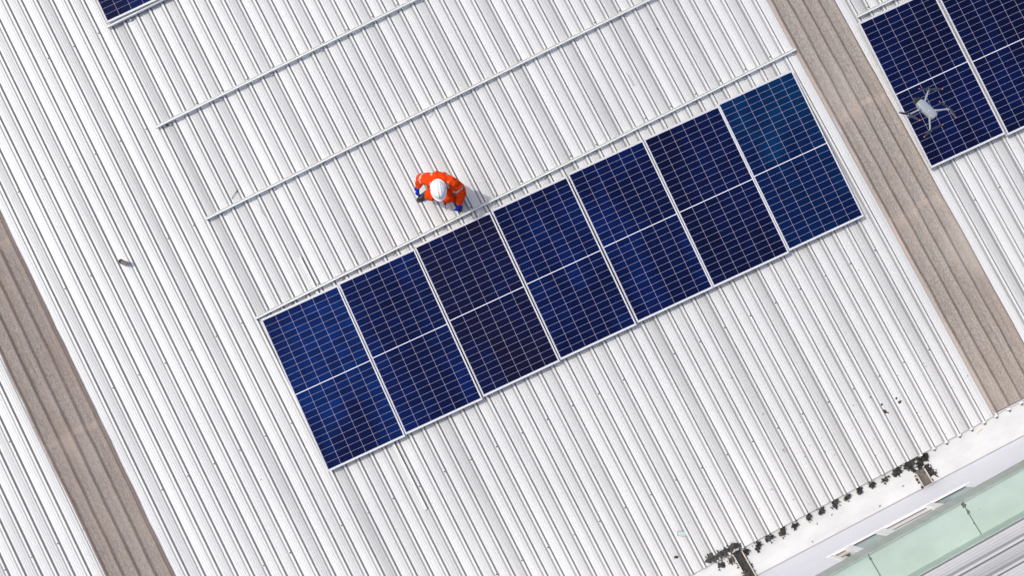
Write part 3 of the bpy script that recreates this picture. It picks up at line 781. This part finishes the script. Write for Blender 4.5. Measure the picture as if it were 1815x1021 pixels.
# glass shard
m = MB().box((0, 0, 0.004), (0.094, 0.052, 0.006), None, 0); m.box((0, 0, 0.0035), (0.102, 0.060, 0.005), None, 1)
litter('glass_shard', m, ['shard_glass', 'shard_edge'], 1208.2, 946.7, 'small greenish glass plate lying on the sheets above the tar band', 'glass', 0.006, -0.42 + 0.27 - 0.4)
for (px, py, r) in ((1559.6, 897.6, .012),):
    m = MB(); blob(m, 0, 0, r, r * .8, .3, 4.4, .01, 12); c = gpt(px, py)
    tag(put('tar_spot', m, 'tar', Matrix.Translation((c.x, c.y, ZG + .001))), 'round black tar spot alone on the white gutter floor', 'tar spot', 'tar spots dropped in the gutter')
for i, (px, py, r, lb) in enumerate(((1601, 862, .010, 'dark crumb on the gutter floor left of the drain box'), (1474.5, 913, .009, 'dark streak on the gutter floor below the eave dabs'), (1448.5, 929, .008, 'faint smudge on the gutter floor below the eave dabs'), (1440, 961, .008, 'dark speck on the gutter floor near the lilac wall line'))):
    m = MB(); blob(m, 0, 0, r * 1.5, r * .7, .7 * i, 4.4 + i, .006, 12); c = gpt(px, py)
    tag(put('tar_spot', m, 'tar', Matrix.Translation((c.x, c.y, ZG + .001))), lb, 'tar spot', 'tar spots dropped in the gutter')
c = gpt(1736, 764); m = MB(); m.tube([(-.05, -.02, .006), (0, 0, .009), (.045, .006, .006)], 0.0028, 6)
tag(put('string_scrap', m, 'orange_thread', Matrix.Translation((c.x, c.y, ZG + .001))), 'short orange string scrap under the eave near the brown strip', 'string')

# ------------------------------------------------------------------ the worker, squatting
def grow(name, joints, edges, frame, parent, mats, sub=2, root=0, disp=0.0, dscale=0.06, paint=None):
    """one continuous skin over a skeleton: joints (x,y,z,rx,ry), evaluated to a plain mesh"""
    me = bpy.data.meshes.new(name); me.from_pydata([j[:3] for j in joints], edges, [])
    o = bpy.data.objects.new(name, me); col.objects.link(o)
    sk = o.modifiers.new('skin', 'SKIN'); sk.use_smooth_shade = True; sk.branch_smoothing = 0.6
    for i, j in enumerate(joints):
        me.skin_vertices[0].data[i].radius = (j[3], j[4] if len(j) > 4 else j[3])
        me.skin_vertices[0].data[i].use_root = (i == root)
    ss = o.modifiers.new('sub', 'SUBSURF'); ss.levels = ss.render_levels = sub
    dg = bpy.context.evaluated_depsgraph_get(); dg.update()
    m2 = bpy.data.meshes.new_from_object(o.evaluated_get(dg))
    bpy.data.objects.remove(o); bpy.data.meshes.remove(me)
    if disp:
        for v in m2.vertices:
            p = v.co; nrm = v.normal
            f = noise.noise(Vector((p.x / dscale, p.y / dscale, p.z / dscale))) + 0.5 * noise.noise(Vector((p.x / dscale * 2.6, p.y / dscale * 2.6, p.z / dscale * 1.5)))
            v.co = p + nrm * f * disp
    m2.name = name; m2.materials.clear()
    o = put(name, m2, mats, frame, parent, True)
    if paint:
        idx = [paint(p.center) for p in m2.polygons]; m2.polygons.foreach_set('material_index', idx)
    return o
WP = onroof(785, 350, 0.012); WPw = RX @ WP
WF = Matrix.Translation(WPw) @ Matrix.Rotation(-0.4736, 4, 'Z')      # x to the worker's left, -y the way he faces
wk = thing('person', WF, 'worker in orange coveralls, white hard hat, blue gloves and black boots, squatting on the roof', 'person')
def slope(x, y):           # height of the sheet under a point of the worker's frame
    q = WF @ Vector((x, y, 0)); n = RX.to_3x3() @ Vector((0, 0, 1)); p0 = RX @ Vector((0, 0, 0.012))
    return (p0.z - (n.x * (q.x - p0.x) + n.y * (q.y - p0.y)) / n.z) - WPw.z
SK = [
    (-0.01, 0.135, 0.300, .150, .135),   # 0 pelvis
    (-0.02, 0.135, 0.430, .140, .125),   # 1 waist
    (0.00, 0.075, 0.560, .150, .130),   # 2 chest
    (0.02, 0.025, 0.645, .125, .105),  # 3 upper chest
    (0.03, -0.030, 0.710, .055, .055),  # 4 neck
    (-0.115, 0.070, 0.635, .088, .088), # 5 right shoulder
    (-0.220, 0.115, 0.520, .062, .062), # 6 right elbow
    (-0.258, 0.030, 0.405, .048, .048),# 7 right cuff
    (0.175, 0.030, 0.630, .088, .088),  # 8 left shoulder
    (0.275, -0.030, 0.450, .064, .064), # 9 left elbow
    (0.215, -0.130, 0.205, .048, .048), # 10 left cuff
    (-0.085, 0.075, 0.290, .105, .100), # 11 right hip
    (-0.090, -0.085, 0.390, .092, .092),# 12 right knee
    (-0.155, 0.000, 0.200, .062, .062), # 13 right calf
    (0.085, 0.065, 0.290, .105, .100),  # 14 left hip
    (0.080, -0.115, 0.390, .092, .092), # 15 left knee
    (0.140, -0.045, 0.200, .062, .062), # 16 left calf
]
ED = [(0, 1), (1, 2), (2, 3), (3, 4), (3, 5), (5, 6), (6, 7), (3, 8), (8, 9), (9, 10), (0, 11), (11, 12), (12, 13), (0, 14), (14, 15), (15, 16)]
def band(p, a, b, t, wd=0.018):
    a, b = Vector(SK[a][:3]), Vector(SK[b][:3]); d = b - a; L = d.length; d /= L
    s = (Vector(p) - a).dot(d); r = ((Vector(p) - a) - d * s).length
    return abs(s - t * L) < wd and r < 0.16
def coverall_paint(p):
    arm_r = p.x < -0.13; arm_l = p.x > 0.20
    if arm_r and p.z > 0.38 and band(p, 5, 6, 0.55, 0.012): return 1
    if arm_l and p.z > 0.25 and band(p, 8, 9, 0.55, 0.012): return 1
    if not arm_r and not arm_l:
        if p.z > 0.40 and abs(p.z - (0.50 - 0.25 * (p.y - 0.1))) < 0.015: return 1
        if p.y > 0.10 and p.z > 0.46 and min(abs(p.x + 0.075), abs(p.x - 0.115)) < 0.009: return 1
        if p.y < 0.02 and p.z > 0.52 and min(abs(p.x + 0.085), abs(p.x - 0.13)) < 0.009: return 1
    return 0
# the body under the clothes, head and face included
BD = [(x, y, z, r * .60, q * .60) for (x, y, z, r, q) in SK]
BD[4] = (0.03, -0.035, 0.705, .045, .045)
BD += [(0.030, -0.075, 0.770, .066, .072), (0.030, -0.085, 0.835, .066, .075), (-0.266, 0.006, 0.385, .024, .024), (0.208, -0.150, 0.175, .024, .024), (-0.185, 0.060, 0.075, .040, .040), (0.160, 0.010, 0.075, .040, .040)]
body = grow('body', BD, ED + [(4, 17), (17, 18), (7, 19), (10, 20), (13, 21), (16, 22)], WF, wk, 'skin', 2)
HM = Matrix.Translation((0.030, -0.085, 0.785)) @ Matrix.Rotation(R_(38), 4, 'X')      # head bowed; face looks along -y and down
put('nose', MB().lathe([(0.004, 0.014), (0.009, 0.0), (0.012, -0.016), (0.004, -0.022)], 8, HM @ Matrix.Translation((0, -0.068, -0.005))), 'skin', WF, body, True)
for s in (-1, 1):
    put('ear', MB().lathe([(0.004, -0.018), (0.010, -0.010), (0.011, 0.008), (0.004, 0.018)], 8, HM @ Matrix.Translation((s * 0.064, 0.0, -0.005)), 0, 0.6, 1.3), 'skin', WF, body, True)
    put('eye', MB().lathe([(0.001, -0.005), (0.006, -0.003), (0.006, 0.003), (0.001, 0.005)], 10, HM @ Matrix.Translation((s * 0.025, -0.062, 0.012))), 'lamp_white', WF, body, True)
put('mouth', MB().box((0, 0, 0), (0.036, 0.008, 0.006), HM @ Matrix.Translation((0, -0.062, -0.040)), 0, 0.002), 'skin', WF, body)
hr = MB().lathe([(0.070, -0.045), (0.078, -0.01), (0.076, 0.03), (0.05, 0.07)], 20, HM @ Matrix.Translation((0, 0.012, 0.0)), 0, 0.92, 1.0)
put('hair', hr, 'hair', WF, wk, True)
cov = grow('coverall', SK, ED, WF, wk, ['orange_cloth', 'silver_tape'], 3, 0, 0.016, 0.05, coverall_paint)
# collar and a dangling black strap
put('collar', MB().lathe([(0.072, -0.03), (0.078, 0.0), (0.070, 0.028), (0.062, 0.028), (0.060, -0.02)], 20, Matrix.Translation((0.03, -0.022, 0.700)) @ Matrix.Rotation(R_(30), 4, 'X')), 'orange_cloth', WF, wk, True)
m = MB(); m.tube([(0.065, -0.17, 0.60), (0.085, -0.215, 0.53), (0.082, -0.235, 0.47), (0.095, -0.265, 0.43)], [.007, .006, .0045, .003], 6); m.box((0.083, -0.212, 0.535), (0.028, 0.018, 0.022), None, 0, 0.004)
put('strap', m, 'boot_rubber', WF, wk)
# boots: shaft, foot and sole
def boot(calf, ank, heel, toe):
    ank, heel, toe = Vector(ank), Vector(heel), Vector(toe)
    ank.z += slope(ank.x, ank.y); heel.z = slope(heel.x, heel.y) + 0.034; toe.z = slope(toe.x, toe.y) + 0.030
    mid = heel.lerp(toe, 0.55); mid.z += 0.012
    ball = heel.lerp(toe, 0.80)
    J = [(*calf, .060, .060), (*ank, .048, .048), (*heel, .036, .034), (*mid, .043, .040), (*ball, .043, .033), (*toe, .034, .026)]
    b = grow('boot', J, [(0, 1), (1, 2), (1, 3), (3, 4), (4, 5)], WF, wk, 'boot_rubber', 2, 1, 0.0018, 0.03)
    d = (toe - heel); a = math.atan2(d.y, d.x); c = heel.lerp(toe, 0.5)
    s = MB(); n = 28; L = d.length / 2 + 0.036; vs = []
    tilt = math.atan2(slope(toe.x, toe.y) - slope(heel.x, heel.y), math.hypot(d.x, d.y))
    for zz in (0.0, 0.014):
        for i in range(n):
            t = 2 * math.pi * i / n
            x = L * math.cos(t); y = (0.038 + 0.008 * math.cos(t) - 0.008 * math.exp(-((x + 0.02) / 0.05) ** 2)) * math.copysign(abs(math.sin(t)) ** 0.75, math.sin(t))
            vs.append((x, y, zz))
    s.add(vs, [(i, (i + 1) % n, n + (i + 1) % n, n + i) for i in range(n)] + [tuple(range(n - 1, -1, -1)), tuple(range(n, 2 * n))])
    Ms = WF @ Matrix.Translation((c.x, c.y, slope(c.x, c.y) + 0.001)) @ Matrix.Rotation(a, 4, 'Z') @ Matrix.Rotation(-tilt, 4, 'Y')
    put('sole', s, 'boot_sole', Ms, b)
boot((-0.150, -0.005, 0.220), (-0.175, 0.045, 0.090), (-0.160, 0.075, 0.03), (-0.292, -0.030, 0.03))
boot((0.138, -0.040, 0.220), (0.155, 0.005, 0.090), (0.145, 0.025, 0.03), (0.205, -0.150, 0.03))
# gloves with a palm, four fingers and a thumb
def glove(wrist, d, nrm, curl, side):
    wrist, d, nrm = Vector(wrist), Vector(d).normalized(), Vector(nrm).normalized()
    nrm = (nrm - d * nrm.dot(d)).normalized(); lat = d.cross(nrm) * side
    J = [(*(wrist - d * .030), .040, .040), (*(wrist + d * .030), .029, .034), (*(wrist + d * .068), .022, .038)]
    E = [(0, 1), (1, 2)]
    for i, (o, ln) in enumerate(((-.030, .060), (-.010, .070), (.010, .066), (.029, .052))):
        b = wrist + d * .078 + lat * o; p = b; dirv = d.copy(); prev = 2
        for q in range(3):
            J.append((*p, .0105 - .0008 * q, .0105 - .0008 * q)); E.append((prev, len(J) - 1)); prev = len(J) - 1
            dirv = (dirv - nrm * curl * (0.35 + 0.3 * q)).normalized(); p = p + dirv * ln * (.42, .33, .25)[q]
        J.append((*p, .0085, .0085)); E.append((prev, len(J) - 1))
    b = wrist + d * .028 - lat * .034; J.append((*b, .013, .013)); E.append((1, len(J) - 1))
    b2 = b + (d * .7 - lat * .55 - nrm * .35).normalized() * .032; J.append((*b2, .0115, .0115)); E.append((len(J) - 2, len(J) - 1))
    b3 = b2 + (d * .9 - lat * .1 - nrm * .5).normalized() * .026; J.append((*b3, .009, .009)); E.append((len(J) - 2, len(J) - 1))
    gl = grow('glove', J, E, WF, wk, 'blue_glove', 2, 0)
    return gl
glove((-0.262, 0.026, 0.402), (-0.12, -0.72, -0.68), (-0.55, -0.45, 0.7), 0.85, -1)
glove((0.212, -0.135, 0.200), (-0.20, -0.60, -0.78), (0.25, -0.65, 0.7), 0.95, 1)
# hard hat: ribbed dome, rim and peak
hat_frame = WF @ Matrix.Translation((0.030, -0.094, 0.800)) @ Matrix.Rotation(R_(24), 4, 'X') @ Matrix.Rotation(R_(6), 4, 'Z')
hm = MB(); n = 56; rg = 18; vs = []; fs = []
HW, HL, HH = 0.092, 0.112, 0.098
for j in range(rg + 1):
    t = j / rg * math.pi / 2
    for i in range(n):
        a = 2 * math.pi * i / n
        x, y = HW * math.cos(t) ** 0.72 * math.cos(a), HL * math.cos(t) ** 0.72 * math.sin(a)
        z = HH * math.sin(t) ** 0.92
        ridge = 0.0
        for q, wdt, hh in ((0.0, 0.012, 0.010), (-0.034, 0.008, 0.006), (0.034, 0.008, 0.006)):
            ridge += hh * math.exp(-((x - q) / wdt) ** 4)
        ridge *= min(1, max(0, (z - 0.03) / 0.03))
        vs.append((x, y, z + ridge))
for j in range(rg):
    for i in range(n): fs.append((j * n + i, j * n + (i + 1) % n, (j + 1) * n + (i + 1) % n, (j + 1) * n + i))
hm.add(vs, fs)
hat = put('hard_hat', hm, 'hat_shell', hat_frame, wk, True)
bm_ = MB(); vs = []; fs = []
for zz, kk in ((0.004, 0.985), (0.005, 1.06), (-0.003, 1.075), (-0.004, 0.985)):
    for i in range(n):
        a = 2 * math.pi * i / n; front = max(0, -math.sin(a)) ** 2.2
        k = kk if kk < 1 else kk + front * 0.30 * (1 if kk > 1 else 0)
        vs.append((HW * k * math.cos(a) * (1 - 0.10 * front * (k > 1)), HL * k * math.sin(a), zz - front * 0.012 * (k > 1)))
for j in range(4):
    for i in range(n): fs.append((j * n + i, j * n + (i + 1) % n, ((j + 1) % 4) * n + (i + 1) % n, ((j + 1) % 4) * n + i))
bm_.add(vs, fs); put('brim', bm_, 'hat_shell', hat_frame, hat, True)
for sx in (-1, 1):
    put('side_slot', MB().box((sx * 0.089, 0.005, 0.030), (0.006, 0.020, 0.014), None, 0, 0.002), 'hat_band', hat_frame, hat)

# ------------------------------------------------------------------ the drone, hovering between the camera and the panels
DSC = 197.0; DEEP = 290.0          # pixels of the photograph per metre at the drone's height
S8 = 1 / (8.508 * DSC)
dd = ray(1642.4, 193.5); fwd = CAMM.to_3x3() @ Vector((0, 0, -1))
DP = CC + dd * (2000 / DEEP / dd.dot(fwd))
DFm = Matrix.Translation(DP) @ Matrix.Rotation(-0.4736, 4, 'Z') @ Matrix.Scale(DSC / DEEP, 4)
dr = thing('drone', DFm, 'grey four armed camera drone with dark propellers hovering above the right hand panels', 'drone')
def dl(x, y, z=0.0): return Vector(((x - 530) * S8, -(y - 455) * S8, z))
ax = (dl(630, 565) - dl(415, 335)); AL = math.atan2(ax.y, ax.x)
BM = DFm @ Matrix.Rotation(AL, 4, 'Z')
bd = MB()
Lb, Wb = 0.205, 0.092
prof_ = [(-0.5, 0.55), (-0.44, 0.82), (-0.25, 0.98), (0.1, 1.0), (0.34, 0.94), (0.45, 0.78), (0.5, 0.55)]
vs = []; fs = []; n = 20
for t, k in prof_:
    for i in range(n):
        a = 2 * math.pi * i / n; cx, cz = math.cos(a), math.sin(a)
        vs.append((t * Lb, Wb / 2 * k * math.copysign(abs(cx) ** 0.55, cx), 0.028 * (0.75 + 0.25 * k) * math.copysign(abs(cz) ** 0.6, cz)))
for j in range(len(prof_) - 1):
    for i in range(n): fs.append((j * n + i, j * n + (i + 1) % n, (j + 1) * n + (i + 1) % n, (j + 1) * n + i))
fs += [tuple(range(n - 1, -1, -1)), tuple(range(len(vs) - n, len(vs)))]
bd.add(vs, fs); dbody = put('body', bd, 'drone_shell', BM, dr, True)
put('status_light', MB().lathe([(0.004, 0), (0.004, 0.002), (0.001, 0.003)], 10, Matrix.Translation((0.022, -0.006, 0.0272))), 'lamp_white', BM, dbody)
put('power_button', MB().box((0.088, 0, 0.0245), (0.006, 0.018, 0.004), None, 0, 0.001), 'drone_dark', BM, dbody)
gm = MB(); gm.box((-0.118, 0, -0.008), (0.036, 0.070, 0.040), None, 0, 0.008)
gim = put('gimbal_camera', gm, 'drone_dark', BM, dr)
put('lens', MB().lathe([(0.013, 0), (0.013, 0.012), (0.009, 0.014), (0.009, 0.008), (0.001, 0.008)], 16, Matrix.Translation((-0.136, 0, -0.008)) @ Matrix.Rotation(R_(-90), 4, 'Y')), 'dark_gap', BM, gim)
ARMS = [((500, 345), (570, 160), [(405, 150), (770, 160)]), ((430, 455), (248, 545), [(88, 520), (402, 652)]),
        ((640, 480), (852, 458), [(695, 350), (935, 618)]), ((560, 560), (558, 790), [(440, 912), (738, 715)])]
for (ra, mo, tips) in ARMS:
    a, b = dl(*ra, 0.008), dl(*mo, 0.012)
    am = MB(); mid = a.lerp(b, 0.5); am.tube([a, a.lerp(b, .2), a.lerp(b, .85), b], [.0125, .0090, .0080, .0085], 10)
    arm = put('arm', am, 'drone_arm', DFm, dr, True)
    put('motor', MB().lathe([(0.012, -0.014), (0.0145, -0.01), (0.0145, 0.012), (0.010, 0.017), (0.004, 0.018)], 18, Matrix.Translation(b)), 'drone_arm', DFm, arm, False)
    put('leg', MB().tube([b + Vector((0, 0, -.01)), b + Vector((0, 0, -.045))], [.007, .004], 8), 'drone_arm', DFm, arm)
    pm = MB(); hub = b + Vector((0, 0, 0.021))
    pm.lathe([(0.008, -0.003), (0.008, 0.003), (0.003, 0.005)], 12, Matrix.Translation(hub))
    for tp in tips:
        e = dl(*tp, 0.012) + Vector((0, 0, 0.019)); e.z = hub.z + 0.004
        d = e - hub; L = d.length; d.normalize(); s = Vector((-d.y, d.x, 0))
        st = [(0.04, .0045), (0.16, .0085), (0.32, .0125), (0.55, .0110), (0.78, .0085), (0.90, .0068), (1.0, .0040)]
        for up in (0,):
            vs = []; fs = []
            for t, wd in st:
                p = hub + d * L * t + Vector((0, 0, 0.004 * t))
                for q in ((-1, -.0022), (-.3, .0014), (1, .0022), (1, .0010), (-.3, 0.0), (-1, -.0034)):
                    vs.append(p + s * wd * q[0] + Vector((0, 0, q[1])))
            k = 6; o0 = len(pm.v)
            for j in range(len(st) - 1):
                f6 = [(j * k + i, j * k + (i + 1) % k, (j + 1) * k + (i + 1) % k, (j + 1) * k + i) for i in range(k)]
                pm.add([], [], 0); fs += [(f, 1 if j >= 5 else 0) for f in f6]
            base_i = len(pm.v); pm.v += [tuple(v) for v in vs]
            for f, mi in fs: pm.f.append(tuple(i + base_i for i in f)); pm.m.append(mi)
            pm.f.append(tuple(base_i + i for i in range(k - 1, -1, -1))); pm.m.append(0)
            pm.f.append(tuple(base_i + len(vs) - k + i for i in range(k))); pm.m.append(1)
    put('propeller', pm, ['propeller_grey', 'propeller_tip'], DFm, dr)
